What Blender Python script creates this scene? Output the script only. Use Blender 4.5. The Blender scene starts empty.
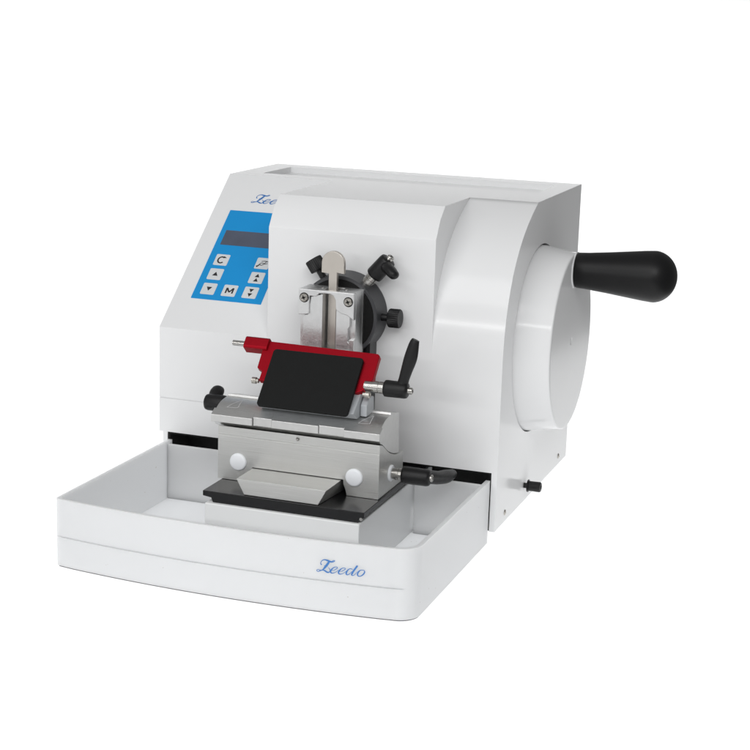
import bpy, bmesh, math
from mathutils import Vector, Matrix
S = 0.01                                    # all lengths below are centimetres
scene = bpy.context.scene
COL = scene.collection
R = math.radians

# ------------------------------------------------------------------ materials
def mat(name, col, rough=.4, metal=0., bump=None, coat=0., var=None, spec=.5, stretch=(1, 1, 1), aniso=0., rvar=None):
    m = bpy.data.materials.new(name); m.use_nodes = True
    nt = m.node_tree; b = nt.nodes['Principled BSDF']
    b.inputs['Base Color'].default_value = (*col, 1)
    b.inputs['Roughness'].default_value = rough
    b.inputs['Metallic'].default_value = metal
    b.inputs['Coat Weight'].default_value = coat
    b.inputs['Coat Roughness'].default_value = .08
    b.inputs['Specular IOR Level'].default_value = spec
    if bump or var or rvar:
        tc = nt.nodes.new('ShaderNodeTexCoord'); mp = nt.nodes.new('ShaderNodeMapping')
        mp.inputs['Scale'].default_value = stretch
        nt.links.new(tc.outputs['Object'], mp.inputs['Vector'])
        def noise(sc, det=4):
            n = nt.nodes.new('ShaderNodeTexNoise'); n.inputs['Scale'].default_value = sc
            n.inputs['Detail'].default_value = det
            nt.links.new(mp.outputs['Vector'], n.inputs['Vector']); return n
        if bump:
            n = noise(bump[0]); bp = nt.nodes.new('ShaderNodeBump')
            bp.inputs['Strength'].default_value = bump[1]; bp.inputs['Distance'].default_value = bump[2]
            nt.links.new(n.outputs['Fac'], bp.inputs['Height']); nt.links.new(bp.outputs['Normal'], b.inputs['Normal'])
        if var:
            n = noise(var[0], 5); rp = nt.nodes.new('ShaderNodeMix'); rp.data_type = 'RGBA'
            rp.inputs[6].default_value = tuple(max(0, c * (1 - var[1])) for c in col) + (1,)
            rp.inputs[7].default_value = tuple(min(1, c * (1 + var[1])) for c in col) + (1,)
            nt.links.new(n.outputs['Fac'], rp.inputs[0]); nt.links.new(rp.outputs[2], b.inputs['Base Color'])
        if rvar:
            n = noise(rvar[0], 5); mr = nt.nodes.new('ShaderNodeMapRange')
            mr.inputs['To Min'].default_value = rvar[1]; mr.inputs['To Max'].default_value = rvar[2]
            nt.links.new(n.outputs['Fac'], mr.inputs['Value']); nt.links.new(mr.outputs['Result'], b.inputs['Roughness'])
    return m

M_PAINT = mat('white_paint', (.80, .805, .81), .16, bump=(240, .05, .0005), spec=.28, var=(7, .012))
M_WHEEL = mat('wheel_white', (.78, .785, .79), .13, bump=(200, .03, .0004), spec=.26)
M_TRAY = mat('tray_plastic', (.705, .718, .732), .30, bump=(170, .05, .0006), rvar=(12, .28, .40))
def specks(m, scale, thr, dark):
    nt = m.node_tree; b = nt.nodes['Principled BSDF']; tc = nt.nodes.new('ShaderNodeTexCoord'); n = nt.nodes.new('ShaderNodeTexNoise')
    n.inputs['Scale'].default_value = scale; n.inputs['Detail'].default_value = 1
    mr = nt.nodes.new('ShaderNodeMapRange'); mr.inputs['From Min'].default_value = thr; mr.inputs['From Max'].default_value = thr + .015
    mx = nt.nodes.new('ShaderNodeMix'); mx.data_type = 'RGBA'
    nt.links.new(tc.outputs['Object'], n.inputs['Vector']); nt.links.new(n.outputs['Fac'], mr.inputs['Value']); nt.links.new(mr.outputs['Result'], mx.inputs[0])
    mx.inputs[6].default_value = b.inputs['Base Color'].default_value[:]; mx.inputs[7].default_value = (*dark, 1)
    nt.links.new(mx.outputs[2], b.inputs['Base Color'])
specks(M_TRAY, 260, .80, (.45, .43, .40))
for _m, _w in ((M_TRAY, 1.0),):
    _b = _m.node_tree.nodes['Principled BSDF']; _b.inputs['Subsurface Weight'].default_value = _w
    _b.inputs['Subsurface Radius'].default_value = (1, 1, 1); _b.inputs['Subsurface Scale'].default_value = .020
M_PED = mat('pedestal_white', (.90, .91, .91), .36, bump=(170, .05, .0006))
M_CAP = mat('white_cap', (.86, .88, .91), .4)
M_ALU = mat('milled_aluminium', (.60, .60, .585), .38, 1, bump=(900, .32, .0006), var=(260, .07), stretch=(.03, 1, 1), rvar=(300, .36, .48))
M_ALU2 = mat('satin_aluminium', (.62, .62, .61), .36, 1, bump=(700, .22, .0005), var=(160, .06), rvar=(180, .32, .44))
M_CLAMP = mat('cast_aluminium', (.73, .735, .735), .36, 1, bump=(420, .26, .0007), var=(170, .07), rvar=(240, .30, .46))
M_NICKEL = mat('brushed_nickel', (.62, .58, .53), .40, 1, bump=(600, .15, .0005), var=(120, .04))
M_STEEL = mat('turned_steel', (.43, .42, .40), .27, 1, bump=(500, .12, .0004), stretch=(1, .1, 1), rvar=(200, .16, .32))
M_BOLT = mat('zinc_bolt', (.48, .46, .42), .30, 1, bump=(900, .3, .0005))
M_BLACK = mat('black_plastic', (.0065, .0065, .007), .4, bump=(900, .25, .0006), spec=.32, rvar=(150, .34, .48))
M_GRIP = mat('black_grip', (.0045, .0045, .005), .42, bump=(1200, .12, .0004), spec=.28)
M_ANOD = mat('black_anodised_metal', (.008, .008, .009), .24, bump=(700, .12, .0005), spec=.4, rvar=(60, .18, .30))
M_RING = mat('dark_grey_ring', (.045, .046, .050), .42, bump=(600, .15, .0005))
M_PLATE = mat('matte_black_plate', (.0055, .006, .006), .6, spec=.2, bump=(1400, .35, .0006), var=(90, .15))
M_RED = mat('red_anodised', (.34, .005, .014), .44, .75, spec=.2, bump=(900, .18, .0004), var=(120, .10))
M_BLUE = mat('blue_foil', (.008, .275, .64), .5, spec=.25, var=(30, .03), bump=(500, .05, .0004))
M_LCD = mat('display_glass', (.07, .085, .125), .25, var=(40, .25), coat=.4)
M_KEY = mat('button_foil', (.66, .68, .69), .42)
M_INK = mat('black_print', (.018, .018, .02), .5)
M_LOGO = mat('blue_print', (.035, .17, .47), .45)
M_MARK = mat('bright_engraving', (.62, .62, .62), .4)
M_SHEET = mat('grey_plastic', (.42, .44, .46), .35)
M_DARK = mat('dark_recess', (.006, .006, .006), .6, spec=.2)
M_LIGHT_STOP = mat('light_stop_grey', (.16, .16, .165), .9, spec=.1)  # dark grey of the strip added to block light under the tray
M_RUBBER = mat('black_rubber', (.02, .02, .02), .7)

# ------------------------------------------------------------------ builders
ROOT = {'o': Vector((0, 0, 0))}
class MB:
    """Collects shapes into one mesh (centimetres, world axes)."""
    def __init__(s): s.bm = bmesh.new()
    def prism(s, poly, ax, a, b, m=0, sides=None):
        """poly: 2-D points in the plane across axis ax (x:(y,z) y:(x,z) z:(x,y))."""
        def P(q, t):
            return {'x': (t, q[0], q[1]), 'y': (q[0], t, q[1]), 'z': (q[0], q[1], t)}[ax]
        va = [s.bm.verts.new(P(q, a)) for q in poly]; vb = [s.bm.verts.new(P(q, b)) for q in poly]
        fs = [s.bm.faces.new(va), s.bm.faces.new(vb[::-1])]
        n = len(poly)
        for i in range(n):
            fs.append(s.bm.faces.new((va[i], vb[i], vb[(i + 1) % n], va[(i + 1) % n])))
        for f in fs: f.material_index = m
        return s
    def box(s, x0, x1, y0, y1, z0, z1, m=0):
        return s.prism([(x0, y0), (x1, y0), (x1, y1), (x0, y1)], 'z', z0, z1, m)
    def loft(s, rings, m=0, caps=True):
        vs = [[s.bm.verts.new(p) for p in r] for r in rings]; n = len(rings[0])
        for a, b in zip(vs, vs[1:]):
            for i in range(n):
                f = s.bm.faces.new((a[i], a[(i + 1) % n], b[(i + 1) % n], b[i])); f.material_index = m
        if caps:
            s.bm.faces.new(vs[0][::-1]).material_index = m; s.bm.faces.new(vs[-1]).material_index = m
        return s
    def turn(s, o, d, prof, seg=40, m=0, knurl=None):
        """lathe about the line o + t*d; prof = [(t, r), ...]"""
        o = Vector(o); d = Vector(d).normalized()
        u = d.cross(Vector((0, 0, 1)));
        if u.length < .1: u = d.cross(Vector((0, 1, 0)))
        u.normalize(); v = d.cross(u)
        rings = []
        for t, r in prof:
            ring = []
            for i in range(seg):
                a = 2 * math.pi * i / seg; rr = r
                if knurl and knurl[0] <= t <= knurl[1] and i % 2: rr = r * .94
                ring.append(o + d * t + (u * math.cos(a) + v * math.sin(a)) * max(rr, 1e-4))
            rings.append(ring)
        return s.loft(rings, m)
    def lever_arm(s, pts, wd, m=0, seg=16):
        """tapered arm of oval cross sections; pts path, wd = [(half width, half thickness)], thickness along tdir"""
        path = [Vector(p) for p in pts[0]]; tdir = Vector(pts[1]).normalized()
        rings = []
        for i, p in enumerate(path):
            t = (path[min(i + 1, len(path) - 1)] - path[max(i - 1, 0)]).normalized()
            n2 = (tdir - t * tdir.dot(t)).normalized(); n1 = t.cross(n2)
            a, b = wd[i]
            rings.append([p + n1 * a * math.cos(2 * math.pi * k / seg) + n2 * b * math.sin(2 * math.pi * k / seg) for k in range(seg)])
        return s.loft(rings, m)
    def build(s, name, mats, parent=None, bevel=0., seg=3, smooth=38, limit=32):
        bm = s.bm; bmesh.ops.recalc_face_normals(bm, faces=bm.faces)
        off = ROOT['o']
        for v in bm.verts: v.co = (v.co - off) * S
        me = bpy.data.meshes.new(name); bm.to_mesh(me); bm.free()
        for mm in (mats if isinstance(mats, (list, tuple)) else [mats]): me.materials.append(mm)
        for p in me.polygons: p.use_smooth = True
        me.set_sharp_from_angle(angle=R(smooth))
        o = bpy.data.objects.new(name, me); COL.objects.link(o)
        if parent: o.parent = parent
        else: o.location = off * S
        if bevel:
            b = o.modifiers.new('bevel', 'BEVEL'); b.width = bevel * S; b.segments = seg
            b.limit_method = 'ANGLE'; b.angle_limit = R(limit); b.harden_normals = False
            w = o.modifiers.new('wn', 'WEIGHTED_NORMAL'); w.keep_sharp = False; w.weight = 90
        return o

def thing(name, loc, label, cat, group=None):
    o = bpy.data.objects.new(name, None); COL.objects.link(o); o.empty_display_size = .05
    o.location = Vector(loc) * S; ROOT['o'] = Vector(loc)
    o['label'] = label; o['category'] = cat
    if group: o['group'] = group
    return o

def catmull(pts, n=8):
    out = []
    P = [pts[0]] + list(pts) + [pts[-1]]
    for i in range(1, len(P) - 2):
        for k in range(n):
            t = k / n; q = []
            for c in range(len(pts[0])):
                p0, p1, p2, p3 = P[i - 1][c], P[i][c], P[i + 1][c], P[i + 2][c]
                q.append(.5 * ((2 * p1) + (-p0 + p2) * t + (2 * p0 - 5 * p1 + 4 * p2 - p3) * t * t + (-p0 + 3 * p1 - 3 * p2 + p3) * t ** 3))
            out.append(tuple(q))
    out.append(tuple(pts[-1])); return out

def ribbons(strokes, f, n=8, base=.012, fat=1.):
    """flat printed strokes; each = [(u, v, width), ...]; f(u, v, h) -> point. Heights differ by microns so nothing is coplanar."""
    mb = MB(); h = base
    for st in strokes:
        pts = catmull(st, n) if len(st) > 2 else [tuple(q) for q in st]
        prev = None
        for i, (u, v, w) in enumerate(pts):
            a = pts[max(i - 1, 0)]; b = pts[min(i + 1, len(pts) - 1)]
            dx, dy = b[0] - a[0], b[1] - a[1]; L = math.hypot(dx, dy) or 1
            nx, ny = -dy / L * w * fat / 2, dx / L * w * fat / 2
            h += .00006
            cur = (mb.bm.verts.new(f(u + nx, v + ny, h)), mb.bm.verts.new(f(u - nx, v - ny, h)))
            if prev: mb.bm.faces.new((prev[0], prev[1], cur[1], cur[0]))
            prev = cur
        h += .0006
    return mb

# brush script word in units of the drawing (x right, y down; baseline 235, cap top 50)
WORD = [[(u, v, w * 1.08 + 1.8) for u, v, w in st] for st in [
    [(104, 134, 16), (90, 122, 12), (90, 100, 8), (110, 72, 9), (145, 57, 12), (190, 63, 20), (235, 74, 20), (272, 72, 12), (297, 60, 8), (296, 51, 6), (278, 53, 6), (263, 66, 6), (262, 76, 5)],
    [(222, 70, 14), (205, 95, 26), (180, 130, 28), (150, 170, 24), (118, 207, 10)],
    [(118, 207, 10), (85, 212, 8), (50, 206, 6), (32, 216, 7), (36, 230, 8), (58, 233, 8), (90, 217, 9), (125, 206, 11), (155, 213, 18), (190, 229, 18), (218, 226, 12), (233, 205, 10), (225, 178, 8), (206, 160, 4)],
    [(138, 141, 4), (168, 140, 5), (200, 145, 4)],
    [(252, 196, 4), (290, 190, 5), (325, 168, 7), (343, 149, 8), (328, 139, 6), (290, 150, 9), (255, 183, 17), (241, 212, 19), (252, 231, 14), (280, 231, 8), (318, 213, 5), (362, 177, 3)],
    [(372, 196, 4), (410, 190, 5), (445, 168, 7), (463, 149, 8), (448, 139, 6), (410, 150, 9), (375, 183, 17), (361, 212, 19), (372, 231, 14), (400, 231, 8), (438, 213, 5), (482, 177, 3)],
    [(572, 150, 6), (545, 139, 7), (512, 152, 10), (484, 188, 18), (477, 218, 18), (494, 231, 11), (525, 215, 7), (562, 176, 4)],
    [(640, 88, 22), (610, 130, 22), (580, 176, 22), (562, 210, 20), (562, 229, 12), (582, 231, 7), (612, 208, 5), (642, 170, 3)],
    [(628, 88, 5), (650, 88, 5)],
    [(718, 140, 7), (688, 146, 10), (658, 174, 17), (646, 208, 18), (658, 230, 12), (690, 229, 9), (728, 202, 14), (750, 168, 15), (745, 145, 9), (718, 139, 6)],
]]

# ------------------------------------------------------------------ camera (fitted to the photograph)
CAM = Vector((86.6195, -168.6917, 59.4562)); YAW, PIT, ROLL, FPX = -0.3387, -0.2276, 0.0313, 1622.4694
def setup_camera():
    f = Vector((math.sin(YAW) * math.cos(PIT), math.cos(YAW) * math.cos(PIT), math.sin(PIT)))
    r = Vector((math.cos(YAW), -math.sin(YAW), 0)); u = r.cross(f)
    c, s = math.cos(ROLL), math.sin(ROLL)
    rr = c * r + s * u; uu = -s * r + c * u
    cam = bpy.data.cameras.new('camera'); o = bpy.data.objects.new('camera', cam); COL.objects.link(o)
    m = Matrix((rr, uu, -f)).transposed().to_4x4(); m.translation = CAM * S
    o.matrix_world = m
    cam.sensor_width = 36; cam.lens = FPX / 750 * 36; cam.clip_start = .05; cam.clip_end = 100
    scene.camera = o
setup_camera()

# ------------------------------------------------------------------ the microtome
W = 42.0; H = 37.33; D = 34.8; ZC = 21.0; YS = 19.43; ZB = 8.28; Z0 = 1.45; X1 = 13.87; X2 = 33.8
micro = thing('microtome', (21, 17.4, 0), 'white rotary microtome with blue keypad and large side handwheel', 'microtome')

def bez(p0, p1, p2, p3, n):
    out = []
    for i in range(n + 1):
        t = i / n; a, b, c, d = (1 - t) ** 3, 3 * t * (1 - t) ** 2, 3 * t * t * (1 - t), t ** 3
        out.append(tuple(a * p0[k] + b * p1[k] + c * p2[k] + d * p3[k] for k in range(2)))
    return out
cur = bez((0, 20.3), (0, 30.2), (5.6, 34.6), (12.6, H), 26)

def shell_raw(name, poly, x0, x1, ax='x'):
    mb = MB(); mb.prism(poly, ax, x0, x1)
    return mb.build(name, M_PAINT, micro)
profA = [(0, Z0), (D, Z0), (D, H), (YS, H), (0, ZC)]
profB = [(0, Z0), (D, Z0), (D, H), (2.95, H), (1.35, 36.0), (0, 33.9)]
profC = [(0, Z0), (D, Z0), (D, H)] + cur[::-1]
body = shell_raw('housing', profA, 0, X1 + 1)
parts = [shell_raw('tmp', profB, X1, X2), shell_raw('tmp', profC, X2 - 1, W)]
# cutters: storage recess in the top, hollow under the front cover, left inset, hole of the handwheel
cut = []
cut.append(MB().box(3.2, 39.4, 22.6, 31.8, H - .72, H + 2).build('tmp', M_PAINT, micro))
cut.append(MB().box(1.1, 41.35, -3, 6.0, -1, ZB).build('tmp', M_PAINT, micro))
cut.append(MB().box(-2, .5, -3, D + 3, -1, ZB).build('tmp', M_PAINT, micro))
cut.append(MB().turn((W - 1.2, 15.4, 20.95), (1, 0, 0), [(0, 11.2), (5, 11.2)], 128).build('tmp', M_PAINT, micro))
cut.append(MB().box(-2, X1 + .2, -.09, .10, 12.37, 12.47).build('tmp', M_PAINT, micro))
cut.append(MB().box(-.09, .10, -.09, D + 1, 12.37, 12.47).build('tmp', M_PAINT, micro))
for ob, op in [(p, 'UNION') for p in parts] + [(c, 'DIFFERENCE') for c in cut]:
    md = body.modifiers.new('b', 'BOOLEAN'); md.operation = op; md.object = ob; md.solver = 'EXACT'
dg = bpy.context.evaluated_depsgraph_get(); dg.update()
me = bpy.data.meshes.new_from_object(body.evaluated_get(dg)); me.name = 'housing'
body.modifiers.clear(); old = body.data; body.data = me
for ob in parts + cut: bpy.data.objects.remove(ob)
bm = bmesh.new(); bm.from_mesh(me)
bmesh.ops.remove_doubles(bm, verts=bm.verts, dist=1e-6)
bmesh.ops.dissolve_limit(bm, angle_limit=R(.4), verts=bm.verts, edges=bm.edges)
bmesh.ops.recalc_face_normals(bm, faces=bm.faces); bm.to_mesh(me); bm.free()
me.materials.clear(); me.materials.append(M_PAINT)
for p in me.polygons: p.use_smooth = True; p.material_index = 0
me.set_sharp_from_angle(angle=R(180))
b = body.modifiers.new('bevel', 'BEVEL'); b.width = .22 * S; b.segments = 3; b.limit_method = 'ANGLE'; b.angle_limit = R(24)
b.use_clamp_overlap = True
w = body.modifiers.new('wn', 'WEIGHTED_NORMAL'); w.weight = 95

# black lining of the hollow under the front cover
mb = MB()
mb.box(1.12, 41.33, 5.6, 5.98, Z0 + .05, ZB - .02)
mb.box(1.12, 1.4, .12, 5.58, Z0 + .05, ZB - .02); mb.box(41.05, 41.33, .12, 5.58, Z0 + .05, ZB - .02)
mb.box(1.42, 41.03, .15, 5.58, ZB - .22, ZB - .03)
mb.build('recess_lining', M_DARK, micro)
# support pedestal and black guide plate that come out through the tray
MB().box(15.2, 32.72, -19.15, 5.5, .56, 6.8).build('pedestal', M_PED, micro, bevel=.12)
mb = MB()
mb.prism([(14.76, 8.0), (14.76, 7.42), (15.75, 7.3), (15.95, 6.81), (32.45, 6.81), (32.55, 7.3), (33.08, 7.42), (33.08, 8.0)], 'y', -18.72, 5.3)
gp = mb.build('guide_plate', M_ANOD, micro, bevel=.06, seg=2)
MB().turn((32.75, -18.6, 7.25), (0, -1, 0), [(0, .17), (.16, .17), (.18, .08)], 20).build('screw', M_STEEL, gp)

# control panel on the sloping face
sl = Vector((0, YS, H - ZC)).normalized(); nn = Vector((0, -sl.z, sl.y))
def slope(u, v, h): return Vector((u, 0, ZC)) + sl * v + nn * h
def rrect(u0, u1, v0, v1, r, n=5):
    out = []
    for cx, cy, a0 in ((u1 - r, v1 - r, 0), (u0 + r, v1 - r, 90), (u0 + r, v0 + r, 180), (u1 - r, v0 + r, 270)):
        for k in range(n + 1):
            a = R(a0 + 90 * k / n); out.append((cx + r * math.cos(a), cy + r * math.sin(a)))
    return out
def foil(name, pts, h0, h1, m, parent):
    mb = MB(); mb.loft([[slope(u, v, h0) for u, v in pts], [slope(u, v, h1) for u, v in pts]])
    return mb.build(name, m, parent)
panel = foil('control_panel', rrect(2.3, 11.42, 4.75, 19.2, .06), .004, .035, M_BLUE, micro)
foil('display', rrect(2.98, 10.75, 13.45, 15.85, .05), .036, .05, M_LCD, panel)
def tri(u, v, w, up):
    k = 1 if up else -1
    return [(u, v + k * w * .42, 0.02), (u, v - k * w * .42, w)]
keys = [(4.1, 11.02, 'C'), (4.1, 8.71, 'u'), (4.1, 6.37, 'd'), (6.82, 6.37, 'M'), (9.52, 6.37, 'dd'), (9.52, 8.71, 'uu'), (9.52, 11.02, 'w')]
for u, v, k in keys:
    if k == 'C':
        st = [[(u + .42 * math.cos(R(a)) - .05, v + .48 * math.sin(R(a)) - .02, .2) for a in range(52, 330, 22)],
              [(u + .12, v + .44, .34), (u + .56, v + .36, .01)]]
    elif k == 'u': st = [tri(u, v + .05, .72, 1)]
    elif k == 'd': st = [tri(u, v, .72, 0)]
    elif k == 'uu': st = [tri(u, v + .36, .62, 1), tri(u, v - .32, .62, 1)]
    elif k == 'dd': st = [tri(u, v + .32, .62, 0), tri(u, v - .36, .62, 0)]
    elif k == 'M': st = [[(u - .42, v - .42, .2), (u - .42, v + .42, .2)], [(u + .42, v - .42, .2), (u + .42, v + .42, .2)],
                         [(u - .40, v + .40, .2), (u, v - .25, .2)], [(u, v - .25, .2), (u + .40, v + .40, .2)]]
    else: st = [[(u - .62, v - .5, .12), (u - .2, v + .05, .1), (u + .2, v + .02, .1), (u + .42, v + .42, .1)],
                [(u - .42, v - .18, .10), (u - .1, v - .3, .1), (u + .2, v - .1, .1), (u + .62, v + .05, .1)],
                [(u - .25, v + .3, .1), (u + .15, v + .38, .1), (u + .6, v + .3, .1)], [(u - .7, v - .55, .3), (u - .3, v - .32, .02)]]
    mb = ribbons(st, slope, base=.064, n=4)                      # the printed symbol is part of the button's own mesh
    for f in mb.bm.faces: f.material_index = 1
    rr_ = rrect(u - .90, u + .90, v - .88, v + .88, .16)
    mb.loft([[slope(a_, b_, .036) for a_, b_ in rr_], [slope(a_, b_, .06) for a_, b_ in rr_]])
    mb.build('button', [M_KEY, M_INK], panel)
k1 = 5.7 / 740
ribbons(WORD, lambda u, v, h: slope(4.5 + (u - 25) * k1, 20.7 + (235 - v) * k1 * 1.05, h)).build('lettering', M_LOGO, micro)

# handwheel
WC = Vector((0, 15.4, 20.93))
mb = MB()
prof = [(0, 10.95), (.1, 11.03), (.4, 11.06)] + [(t, 11.06 - (t - .4) * .15) for t in (1.6, 3.0, 4.1)]
prof += [(4.58, 10.44), (4.68, 10.41), (4.76, 10.34), (4.8, 10.24), (4.8, 10.0), (4.8, .48), (4.74, .42), (4.1, .40), (4.1, .05)]
mb.turn((41.3, WC.y, WC.z), (1, 0, 0), prof, 160)
wheel = mb.build('handwheel', M_WHEEL, micro, smooth=42)
wn = wheel.modifiers.new('wn', 'WEIGHTED_NORMAL'); wn.weight = 95; wn.keep_sharp = True
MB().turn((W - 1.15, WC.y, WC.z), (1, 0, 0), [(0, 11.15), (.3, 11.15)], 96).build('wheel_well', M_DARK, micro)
hx = 46.1
mb = MB()
pr = [(.14, 1.75), (.16, 1.98), (.3, 2.06), (1.5, 2.14), (4, 2.4), (6.5, 2.7), (8, 2.88), (9.1, 2.97)]
for a in range(6, 91, 6): pr.append((9.1 + 2.75 * math.sin(R(a)), .02 + 2.97 * math.cos(R(a))))
mb.turn((hx - .05, 15.7, 29.38), (1, 0, 0), pr, 72)
mb.build('crank_grip', M_GRIP, wheel, smooth=60)
MB().turn((hx - .04, 15.7, 29.38), (1, 0, 0), [(0, 2.12), (.14, 2.12), (.16, 2.0)], 56).build('grip_washer', M_WHEEL, wheel)

# small knob and cover screws low on the right side
mb = MB(); mb.turn((W - .05, 12.75, 3.45), (1, 0, 0), [(0, .32), (.5, .32), (.5, .75), (.62, .75), (.62, .58), (.8, .6), (2.0, .62), (2.12, .52), (2.12, .3), (1.9, .28), (1.9, .02)], 32)
mb.build('locking_knob', M_BLACK, micro, smooth=30)
for y in (4.2, 30.3):
    MB().turn((W - .03, y, 2.55), (1, 0, 0), [(0, .34), (.07, .34), (.14, .26), (.15, .14), (.06, .12), (.06, .01)], 20).build('screw', M_BOLT, micro)
for x in (12.5, 31):
    for y in (9.5, 29.0):
        MB().turn((x, y, .0), (0, 0, 1), [(0, 1.5), (1.2, 1.7), (1.47, 1.7)], 32).build('foot', M_RUBBER, micro)

# lever: hub with steel stem and screw end, tapered arm
def lever(name, parent, o, d, stem, hub, r, arm, adir, wd, tip=.4):
    mb = MB(); o = Vector(o); d = Vector(d).normalized()
    mb.turn(o, d, [(0, r * .62), (stem * .45, r * .62), (stem * .46, r * .7), (stem * .7, r * .7), (stem * .71, r * .64), (stem * .74, r * .64), (stem * .75, r * .7), (stem + .05, r * .7)], 28, m=1)
    mb.turn(o, d, [(stem, r * .86), (stem + .08, r * .97), (stem + .3, r), (stem + hub - .35, r * .98), (stem + hub - .1, r * .9), (stem + hub, r * .72)], 36)
    if tip: mb.turn(o, d, [(stem + hub - .02, r * .42), (stem + hub + tip * .8, r * .42), (stem + hub + tip, r * .34), (stem + hub + tip, r * .2), (stem + hub + tip * .4, r * .18), (stem + hub + tip * .4, .01)], 24, m=1)
    path = catmull([tuple(p) for p in arm], 5); ws = catmull(wd, 5)
    mb.lever_arm((path, adir), ws)
    return mb.build(name, [M_BLACK, M_STEEL], parent, smooth=50)

# specimen head: ring, slide, clamp
RC = (23.7, 25.0)
ring = MB().turn((RC[0], -.02, RC[1]), (0, -1, 0), [(0, 4.75), (2.9, 4.55), (3.0, 4.45), (3.0, .1)], 96).build('mounting_ring', M_RING, micro, smooth=30)
MB().turn((RC[0], -2.98, RC[1]), (0, -1, 0), [(0, 4.2), (.12, 4.15), (.12, .05)], 80).build('ring_face', M_DARK, ring)
MB().box(20.2, 27.3, -2.3, -.02, 13.0, 22.5).build('slide', M_ANOD, ring, bevel=.08)
mb = MB(); mb.turn((27.9, -1.5, 25.05), (1, 0, .01), [(0, .42), (1.3, .42), (1.3, .98), (1.38, 1.06), (2.5, 1.06), (2.6, .98), (2.6, .02)], 64, knurl=(1.35, 2.55))
mb.build('knurled_knob', M_BLACK, ring, smooth=32)
mb = MB(); dl = Vector((-.56, 0, .83)).normalized(); ol = Vector((21.55, -1.5, 28.5))
mb.turn(ol, dl, [(0, .4), (1.5, .4), (1.5, .9), (1.58, .98), (2.8, .98), (2.9, .9), (2.9, .02)], 64, knurl=(1.55, 2.85))
mb.build('knurled_knob', M_BLACK, ring, smooth=32)
dr = Vector((.66, 0, .75)).normalized(); o_ = Vector((26.1, -1.6, 28.35)); hb = o_ + dr * 3.4
lever('clamping_lever', ring, o_, dr, 1.7, 2.65, .98,
      [hb + Vector((0, 0, 0)), hb + Vector((.5, -.5, -.05)), hb + Vector((1.15, -1.1, -.3)), hb + Vector((1.85, -1.6, -.75)), hb + Vector((2.1, -1.75, -.95))], dr,
      [(.5, .7), (.66, .66), (.8, .62), (.68, .52), (.25, .22)], .45)

cy = -6.2
mb = MB()
mb.box(20.2, 22.95, -5.55, -3.5, 20.6, 28.33); mb.box(24.62, 26.72, -5.55, -3.5, 20.6, 28.33)   # split block
mb.box(20.2, 26.72, -3.5, -2.9, 20.6, 28.33)
mb.box(26.15, 26.72, -6.05, -5.55, 20.6, 23.1)
clamp = mb.build('specimen_clamp', M_CLAMP, micro, bevel=.06, seg=2)
mb = MB()   # front bracket: ears with the screws and an arched bridge
arch = [(22.3, 27.62), (22.6, 27.95), (23.2, 28.02), (23.9, 28.0), (24.3, 27.85), (24.55, 27.4)]
mb.prism([(20.2, 28.33), (20.2, 25.42), (21.5, 25.6), (21.5, 27.6)] + arch + [(24.6, 26.35), (25.3, 25.95), (25.9, 25.85), (26.72, 25.3), (26.72, 28.33)], 'y', cy - .02, -5.54)
mb.build('front_bracket', M_CLAMP, clamp, bevel=.09, seg=2)
MB().prism([(20.75, 21.6), (20.75, 25.1), (23.0, 25.1), (23.0, 27.5), (21.6, 27.5), (21.6, 25.5), (20.75, 25.3)][:1] + [(20.45, 22.6), (20.75, 23.2), (20.75, 25.35), (21.3, 25.5), (21.6, 27.5), (22.98, 27.9), (22.98, 21.4)], 'y', -6.0, -5.56).build('jaw', M_CLAMP, clamp, bevel=.05, seg=2)
MB().prism([(24.58, 21.4), (24.58, 27.3), (26.2, 26.8), (26.2, 24.6), (26.0, 24.3), (26.0, 22.9), (26.3, 22.5), (26.3, 21.4)], 'y', -6.0, -5.57).build('jaw', M_CLAMP, clamp, bevel=.05, seg=2)
MB().box(20.6, 26.4, -6.35, -5.9, 20.7, 21.85).build('lower_bar', M_CLAMP, clamp, bevel=.08, seg=2)
for x, z in ((20.88, 27.38), (26.05, 27.32)):
    mb = MB(); mb.turn((x, cy - .01, z), (0, -1, 0), [(0, .46), (.10, .46), (.2, .36), (.21, .16), (.08, .12), (.08, .01)], 28, m=0)
    mb.turn((x, cy + .0, z), (0, -1, 0), [(0, .56), (.03, .55)], 28, m=1)
    for a in (20, 110):
        c, s = math.cos(R(a)), math.sin(R(a))
        mb.loft([[Vector((x + c * e * .26 - s * w_ * .05, cy - yy, z + s * e * .26 + c * w_ * .05)) for e, w_ in ((-1, -1), (1, -1), (1, 1), (-1, 1))] for yy in (.20 + a * 1e-5, .225 + a * 1e-5)], m=1)
    mb.build('screw', [M_BOLT, M_DARK], clamp, smooth=30)
hd = [(24.92 - 1.33 + 1.33 * math.cos(R(a)), 31.2 + 1.3 * math.sin(R(a))) for a in range(0, 181, 12)]
MB().prism([(24.1, 30.15), (24.92, 30.05)] + hd + [(22.26, 30.05), (23.12, 30.0), (23.12, 21.5), (24.1, 21.5)], 'y', -4.75, -4.2).build('clamp_key', M_NICKEL, clamp, bevel=.07, seg=2)
for x in (22.4, 25.2): MB().turn((x, -4.6, 28.3), (0, 0, 1), [(0, .2), (.07, .2), (.12, .12)], 16).build('pin', M_STEEL, clamp)

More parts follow.
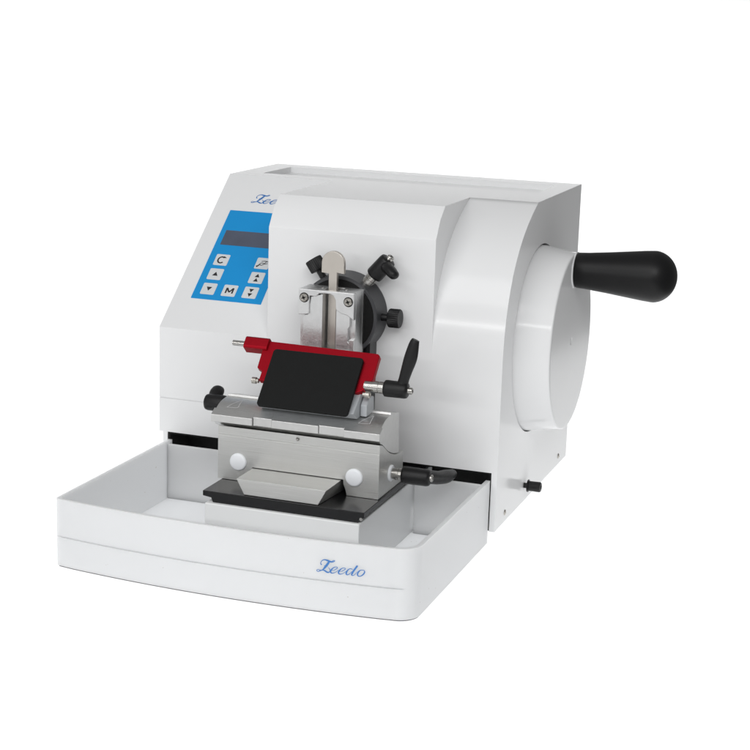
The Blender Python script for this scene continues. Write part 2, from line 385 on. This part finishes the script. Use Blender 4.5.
# ------------------------------------------------------------------ knife holder
hold = thing('knife_holder', (23.6, -10, 8.0), 'silver knife holder on black plate, with red guard and clamping levers', 'knife holder')
z0 = 8.03
arc = catmull([(-13.97, 13.95), (-13.1, 13.72), (-12.0, 13.05), (-10.9, 12.42), (-9.2, 11.78), (-7.5, 11.47), (-6.1, 11.47)], 5)
mb = MB(); mb.prism([(-14, z0), (-6.1, z0)] + [tuple(a) for a in arc[::-1]], 'x', 14.3, 32.9)
blk = mb.build('block', M_ALU, hold)
mb = MB(); mb.prism([(18.4, 7.0), (29.3, 7.0), (29.3, 8.2), (29.15, 8.75), (28.95, 9.2), (28.9, 9.73), (18.4, 9.73)], 'y', -15, -8.5)
c1 = mb.build('tmp', M_ALU, hold)
c2 = MB().box(14.0, 33.3, -14.2, -13.94, 12.92, 13.02).build('tmp', M_ALU, hold)
c3 = MB().box(20.0, 27.2, -14.2, -13.94, 12.0, 12.02).build('tmp', M_ALU, hold)
for c in (c1, c2):
    md = blk.modifiers.new('b', 'BOOLEAN'); md.operation = 'DIFFERENCE'; md.object = c; md.solver = 'EXACT'; md.use_self = True
dg = bpy.context.evaluated_depsgraph_get(); dg.update()
me = bpy.data.meshes.new_from_object(blk.evaluated_get(dg)); blk.modifiers.clear(); blk.data = me; me.name = 'block'
for c in (c1, c2, c3): bpy.data.objects.remove(c)
me.set_sharp_from_angle(angle=R(30))
b = blk.modifiers.new('bevel', 'BEVEL'); b.width = .05 * S; b.segments = 2; b.limit_method = 'ANGLE'; b.angle_limit = R(32)
blk.modifiers.new('wn', 'WEIGHTED_NORMAL')

lowarc = [(y + .02, z + .1) for y, z in [tuple(a) for a in arc]]
top = catmull([(-13.95, 15.38), (-13.2, 15.84), (-12.4, 16.18), (-11.4, 16.36), (-10.45, 16.42)], 4)
prof = [tuple(a) for a in top] + [(-10.38, 16.7), (-7.8, 16.1), (-7.35, 11.62)] + [p for p in lowarc[::-1] if p[0] < -7.4 and p[0] > -13.6] + [(-13.9, 14.35)]
crad = MB().prism(prof, 'x', 13.75, 32.82).build('cradle', M_ALU2, hold, bevel=.05, seg=2, limit=40)
for xa, xb, yf in ((13.55, 18.4, -14.28), (18.42, 20.6, -14.05), (20.62, 26.0, -14.16), (26.02, 28.9, -14.05), (28.92, 32.95, -14.28)):
    zt = lambda y: 15.41 + (y + 13.95) * .62
    MB().prism([(yf, 14.42), (yf, zt(yf)), (-13.4, zt(-13.4)), (-13.4, 14.3)], 'x', xa, xb).build('lip', M_ALU2, crad, bevel=.05, seg=2)
# engraved arrow marks on the lip
def topf(u, v, h):
    y = -13.35 + v; T = [tuple(q) for q in top]
    for (ya, za), (yb, zb) in zip(T, T[1:]):
        if ya <= y <= yb: return Vector((u, y, za + (zb - za) * (y - ya) / (yb - ya) + h))
    return Vector((u, y, T[-1][1] + h))
for x in (15.7, 30.9):
    ribbons([[(x - .75, .15, .07), (x - .2, 1.0, .07), (x + .35, 1.85, .07)], [(x + .35, 1.85, .06), (x + .45, 1.0, .06), (x + .5, .25, .06)], [(x + .5, .25, .05), (x - .75, .15, .05)]], topf, n=3, base=.03).build('engraved_mark', M_MARK, crad)
MB().turn((23.63, -13.98, 13.55), (0, -1, 0), [(0, .2), (.1, .2), (.2, .12), (.22, .01)], 20).build('set_screw', M_STEEL, blk)
for x, z in ((16.74, 10.15), (30.15, 10.12)):
    MB().turn((x, -13.97, z), (0, -1, 0), [(0, .97), (.14, .97), (.26, .9), (.32, .75), (.34, .02)], 48).build('plastic_cap', M_CAP, blk, smooth=50)
# dovetail clamping slug in the opening
mb = MB(); 
mb.loft([[(18.45, -18.3, 9.66), (28.68, -18.3, 9.66), (27.85, -18.45, z0), (19.45, -18.45, z0)],
         [(18.45, -8.7, 9.66), (28.7, -8.7, 9.66), (28.7, -8.7, z0), (18.45, -8.7, z0)]])
mb.build('clamping_slug', M_ALU, hold, bevel=.05, seg=2)

# red guard and black plate, in a plane leaning back 48 degrees
pd = Vector((0, 4.7, 5.2)).normalized(); pn = Vector((0, -pd.z, pd.y)); PO = Vector((0, -14.9, 17.0))
def pl(u, s_, h): return Vector((u, 0, 0)) + PO + pd * s_ + pn * h
def slab(pts, h0, h1):
    mb = MB(); mb.loft([[pl(u, v, h0) for u, v in pts], [pl(u, v, h1) for u, v in pts]]); return mb
mb = slab([(18.35, 8.15), (30.7, 8.0), (30.95, 7.8), (30.95, 4.9), (30.2, 3.4), (29.6, 3.1), (29.2, 3.1), (29.1, 6.4), (19.3, 6.4), (18.95, 3.25), (18.3, 3.25), (18.3, 4.4), (17.65, 4.75), (17.55, 8.15)], -1.15, -.45)
guard = mb.build('knife_guard', M_RED, hold, bevel=.07, seg=3)
MB().loft([[pl(u, v, h) for v, h in ((6.95, -1.4), (6.95, -.25), (7.15, -.1), (8.2, -.1), (8.4, -.3), (8.4, -1.4))] for u in (15.35, 18.15)]).build('pivot_block', M_RED, guard, bevel=.06, seg=2)
mb = MB(); mb.turn(pl(13.75, 7.65, -.75), (1, 0, 0), [(0, .22), (.05, .3), (1.7, .3)], 24, knurl=(.04, 2))
mb.build('pivot_pin', M_STEEL, guard, smooth=20)
for u, v in ((17.9, 3.3), (30.55, 3.1)):
    d = 1 if u > 20 else -1
    MB().turn(pl(u - .3 * d, v, -.75), (d, 0, 0), [(0, .25), (.28, .25), (.28, .36), (.75, .36), (.8, .25), (.7, .18), (.7, .01)], 24).build('screw', M_BOLT, guard, smooth=30)
plate = slab(rrect(19.1, 29.47, .0, 7.05, .38), -.42, .0).build('pressure_plate', M_PLATE, hold, bevel=.08, seg=3)
# grey clamp body under the plate
mb = MB(); a0 = pl(0, .55, -.55); a1 = pl(0, 4.9, -1.3); a2 = pl(0, 4.9, -2.2)
mb.prism([(-12.9, 16.2), (a0.y, a0.z), (a1.y, a1.z), (a2.y, a2.z), (-9.2, 16.6), (-9.2, 16.36), (-10.4, 16.37), (-12.6, 16.2)], 'x', 18.75, 29.9)
mb.build('blade_clamp_body', M_SHEET, hold, bevel=.10, seg=2)
mb = MB(); mb.prism([(-12.2, 16.35), (-12.2, 17.6), (-11.3, 18.4), (-10.0, 18.2), (-9.8, 16.4)], 'x', 29.95, 30.7)
mb.build('side_cheek', M_SHEET, hold, bevel=.12, seg=2)
c_ = pl(0, 4.15, -.75)
g0 = Vector((30.2, c_.y, c_.z)); h0 = Vector((34.35, c_.y, c_.z))
lever('clamping_lever', hold, g0, (1, 0, 0), 2.2, 2.6, .90,
      [h0 + Vector((-.1, 0, .1)), h0 + Vector((.1, 0, 1.0)), h0 + Vector((.42, 0, 2.2)), h0 + Vector((.82, 0, 3.6)), h0 + Vector((1.1, .05, 5.0)), h0 + Vector((1.27, .08, 5.5))], (0, 1, 0),
      [(.75, .6), (.58, .48), (.64, .46), (.72, .42), (.56, .36), (.42, .28)], .5)
q0 = Vector((32.88, -10.2, 9.95))
lc = lever('eccentric_lever', hold, q0, (1, 0, 0), 1.4, 3.1, .94,
      [q0 + Vector((3.9, 0, 0)), q0 + Vector((4.2, 1.2, -.25)), q0 + Vector((4.5, 3.0, -.75)), q0 + Vector((4.75, 5.2, -1.15)), q0 + Vector((4.85, 7.1, -1.35))], (1, 0, 0),
      [(.8, .7), (.74, .68), (.74, .74), (.74, .8), (.5, .55)], .3)
MB().turn(q0 + Vector((-.02, 0, 0)), (1, 0, 0), [(0, .9), (.18, .9), (.26, .8), (.26, .5)], 36).build('plastic_ring', M_CAP, lc)
q1 = Vector((14.0, -10.8, 15.55))
lever('clamping_lever', hold, q1, (-1, 0, 0), .3, 2.4, .94,
      [q1 + Vector((-1.9, .2, .2)), q1 + Vector((-1.95, .7, .5)), q1 + Vector((-2.0, 1.2, .8)), q1 + Vector((-2.05, 1.8, 1.05)), q1 + Vector((-2.07, 2.1, 1.15))], (1, 0, 0),
      [(.7, .7), (.62, .75), (.62, .8), (.55, .72), (.3, .4)], 0)

# ------------------------------------------------------------------ waste tray
tray = thing('waste_tray', (21, -14, 0), 'white open waste tray with blue script lettering, in front of the housing', 'tray')
def bow(x): t = (x - 20.7) / 19.5; return -27.85 + 1.35 * t * t
TXL, TXR, TYB = 1.4, 41.32, -.32
def outline(e):
    """U shaped outline inset by e: rear left -> front left -> front right -> rear right; returns (x, y, is_front)"""
    p = [(TXL + e, TYB, 0), (TXL + e, -13, 0)]
    yl = bow(TXL) + e; r = .55
    rl = max(r - e, .18)
    for k in range(7):
        a = R(180 + 90 * k / 6); p.append((TXL + e + rl + rl * math.cos(a), yl + rl + rl * math.sin(a), 1 if k > 3 else 0))
    for i in range(1, 30):
        x = TXL + 1 + (TXR - 3.0 - TXL) * i / 30; p.append((x, bow(x) + e, 1))
    r = max(2.3 - e, .6); yr = bow(TXR - 2.0) + e
    for k in range(13):
        a = R(-90 + 90 * k / 12); p.append((TXR - e - r + r * math.cos(a), yr + r + r * math.sin(a), 1 if k < 4 else 0))
    p += [(TXR - e, -13, 0), (TXR - e, TYB, 0)]
    return p
out = outline(0); inn = outline(.5); grv = outline(.2)
levels = [(.16, out), (3.30, out), (3.33, grv), (3.43, grv), (3.46, out), (7.5, out)]
mb = MB(); bmm = mb.bm; rows = []
for z, o_l in levels:
    rows.append([bmm.verts.new((g[0] if o[2] else o[0], g[1] if o[2] else o[1], z)) for o, g in zip(out, o_l)])
n = len(out)
for a, b_ in zip(rows, rows[1:]):
    for i in range(n - 1): bmm.faces.new((a[i], a[i + 1], b_[i + 1], b_[i]))
it = [bmm.verts.new((x, y, 7.5)) for x, y, _ in inn]; ib = [bmm.verts.new((x, y, .55)) for x, y, _ in inn]
for i in range(n - 1):
    bmm.faces.new((rows[-1][i], rows[-1][i + 1], it[i + 1], it[i])); bmm.faces.new((it[i], it[i + 1], ib[i + 1], ib[i]))
ob_ = [bmm.verts.new((x, y, .16)) for x, y, _ in inn]
bmm.faces.new(ib)                                    # floor of the tray
for i in range(n - 1): bmm.faces.new((rows[0][i + 1], rows[0][i], ob_[i], ob_[i + 1]))
bmm.faces.new([r[0] for r in rows] + [it[0], ib[0], ob_[0]]); bmm.faces.new([r[-1] for r in rows] + [it[-1], ib[-1], ob_[-1]])
bmm.faces.new(ob_[::-1]) ; bmm.faces.new((ib[0], ib[-1], ob_[-1], ob_[0]))
tb = mb.build('tray_body', M_TRAY, tray, bevel=.11, seg=3, limit=50, smooth=180)
g_in = [(x, y) for x, y, _ in outline(.16)] + [(x, y) for x, y, _ in outline(.42)][::-1]; MB().prism(g_in, 'z', .0, .155).build('light_stop_strip', M_LIGHT_STOP, tray)  # added strip under the walls: stops lamp glow, draws a dark contact line
for xa_, xb_ in ((1.92, 15.0), (32.9, 40.8)): MB().box(xa_, xb_, -1.75, -1.4, .56, 7.3).build('rear_wall', M_TRAY, tray, bevel=.08)
k2 = 5.0 / 740
def onfront(u, v, h):
    x = 31.38 + (u - 25) * k2; z = 4.30 + (235 - v) * k2 * 1.08
    return Vector((x, bow(x) - h, z))
ribbons(WORD, onfront, base=.02).build('lettering', M_LOGO, tray)

# ------------------------------------------------------------------ setting: made-up acrylic sweep, glowing white by lamps added below and behind
ROOT['o'] = Vector((0, 0, 0))
m = bpy.data.materials.new('added_acrylic'); m.use_nodes = True; nt = m.node_tree; nt.nodes.clear()
outn = nt.nodes.new('ShaderNodeOutputMaterial'); tr = nt.nodes.new('ShaderNodeBsdfTranslucent'); df = nt.nodes.new('ShaderNodeBsdfDiffuse'); mx = nt.nodes.new('ShaderNodeMixShader')
tr.inputs['Color'].default_value = (.98, .98, .98, 1); df.inputs['Color'].default_value = (.9, .9, .9, 1)
mx.inputs[0].default_value = .7
nt.links.new(df.outputs[0], mx.inputs[1]); nt.links.new(tr.outputs[0], mx.inputs[2]); nt.links.new(mx.outputs[0], outn.inputs['Surface'])
SW, SYF, SYW, SZT, TH = 262, -34, 262, 64.5, R(7.0)     # sweep in its own frame: right edge at x = 0, turned 7 degrees
SWM = Matrix.Translation(Vector((88, -46, -.02)) * S) @ Matrix.Rotation(TH, 4, 'Z')
pts = [(SYF, 0), (20, 0), (SYW - 18, 0)] + [(SYW - 18 + 18 * math.sin(R(a)), 18 - 18 * math.cos(R(a))) for a in range(5, 91, 5)] + [(SYW, SZT)]
mb = MB(); rows = [[mb.bm.verts.new((x, y, z)) for y, z in pts] for x in (-SW, 0)]
for i in range(len(pts) - 1): mb.bm.faces.new((rows[0][i], rows[0][i + 1], rows[1][i + 1], rows[1][i]))
bd = mb.build('backdrop', m, smooth=60); bd['kind'] = 'structure'; bd.matrix_world = SWM

def area(name, loc, target, sx, sy, power, col=(1, 1, 1), spread=180):
    l = bpy.data.lights.new(name, 'AREA'); l.shape = 'RECTANGLE'; l.size = sx; l.size_y = sy; l.energy = power; l.color = col
    l.spread = R(spread)
    o = bpy.data.objects.new(name, l); COL.objects.link(o); o.location = loc
    o.rotation_euler = (Vector(target) - Vector(loc)).to_track_quat('-Z', 'Y').to_euler()
    return o
LT = {'added_lamp_below': 1.2, 'added_lamp_behind': 1.32}                                   # radiance of the unseen panels added to whiten the acrylic
def added_lamp(name, w_, h_, local):
    o = area(name, (0, 0, 0), (0, 0, 1), w_, h_, LT[name] * math.pi * w_ * h_, (.985, .993, 1)); o.matrix_world = SWM @ local
added_lamp('added_lamp_below', SW * S, (SYW + 4 - SYF) * S, Matrix.Translation(Vector((-SW / 2, (SYW + 4 + SYF) / 2, -6)) * S) @ Matrix.Rotation(math.pi, 4, 'X'))
added_lamp('added_lamp_behind', SW * S, (SZT + 4) * S, Matrix.Translation(Vector((-SW / 2, SYW + 6, (SZT - 4) / 2)) * S) @ Matrix.Rotation(R(-90), 4, 'X'))
area('key_softbox', (-.3, -2.0, 2.05), (.2, 0, .15), 1.6, 1.2, 16)
area('fill_softbox', (1.25, -1.8, 1.55), (.25, 0, .12), 1.0, .9, 15)
area('ceiling_tube', (.66, -3.0, 1.74), (.4, 0, .25), .9, .05, 5.0)
area('window_band', (-.5, -3.0, .92), (.3, 0, .25), 1.5, .07, 10)
w = bpy.data.worlds.new('World'); scene.world = w; w.use_nodes = True
nt = w.node_tree; tc = nt.nodes.new('ShaderNodeTexCoord'); dot = nt.nodes.new('ShaderNodeVectorMath'); dot.operation = 'DOT_PRODUCT'
dv = Vector((-.62, -.68, .40)).normalized(); dot.inputs[1].default_value = dv
nt.links.new(tc.outputs['Generated'], dot.inputs[0])
mr = nt.nodes.new('ShaderNodeMapRange'); mr.inputs['From Min'].default_value = -.7; mr.inputs['From Max'].default_value = .9
mr.inputs['To Min'].default_value = .20; mr.inputs['To Max'].default_value = .41
nt.links.new(dot.outputs['Value'], mr.inputs['Value'])
cr = nt.nodes.new('ShaderNodeCombineColor')
for i in range(3): nt.links.new(mr.outputs['Result'], cr.inputs[i])
nt.links.new(cr.outputs['Color'], nt.nodes['Background'].inputs['Color'])
nt.nodes['Background'].inputs['Strength'].default_value = 1.0

scene.view_settings.view_transform = 'Standard'; scene.view_settings.look = 'None'
scene.view_settings.exposure = 0; scene.view_settings.gamma = 1
scene.cycles.use_denoising = True
scene.cycles.max_bounces = 10; scene.cycles.diffuse_bounces = 5; scene.cycles.glossy_bounces = 5
scene.cycles.sample_clamp_indirect = 6
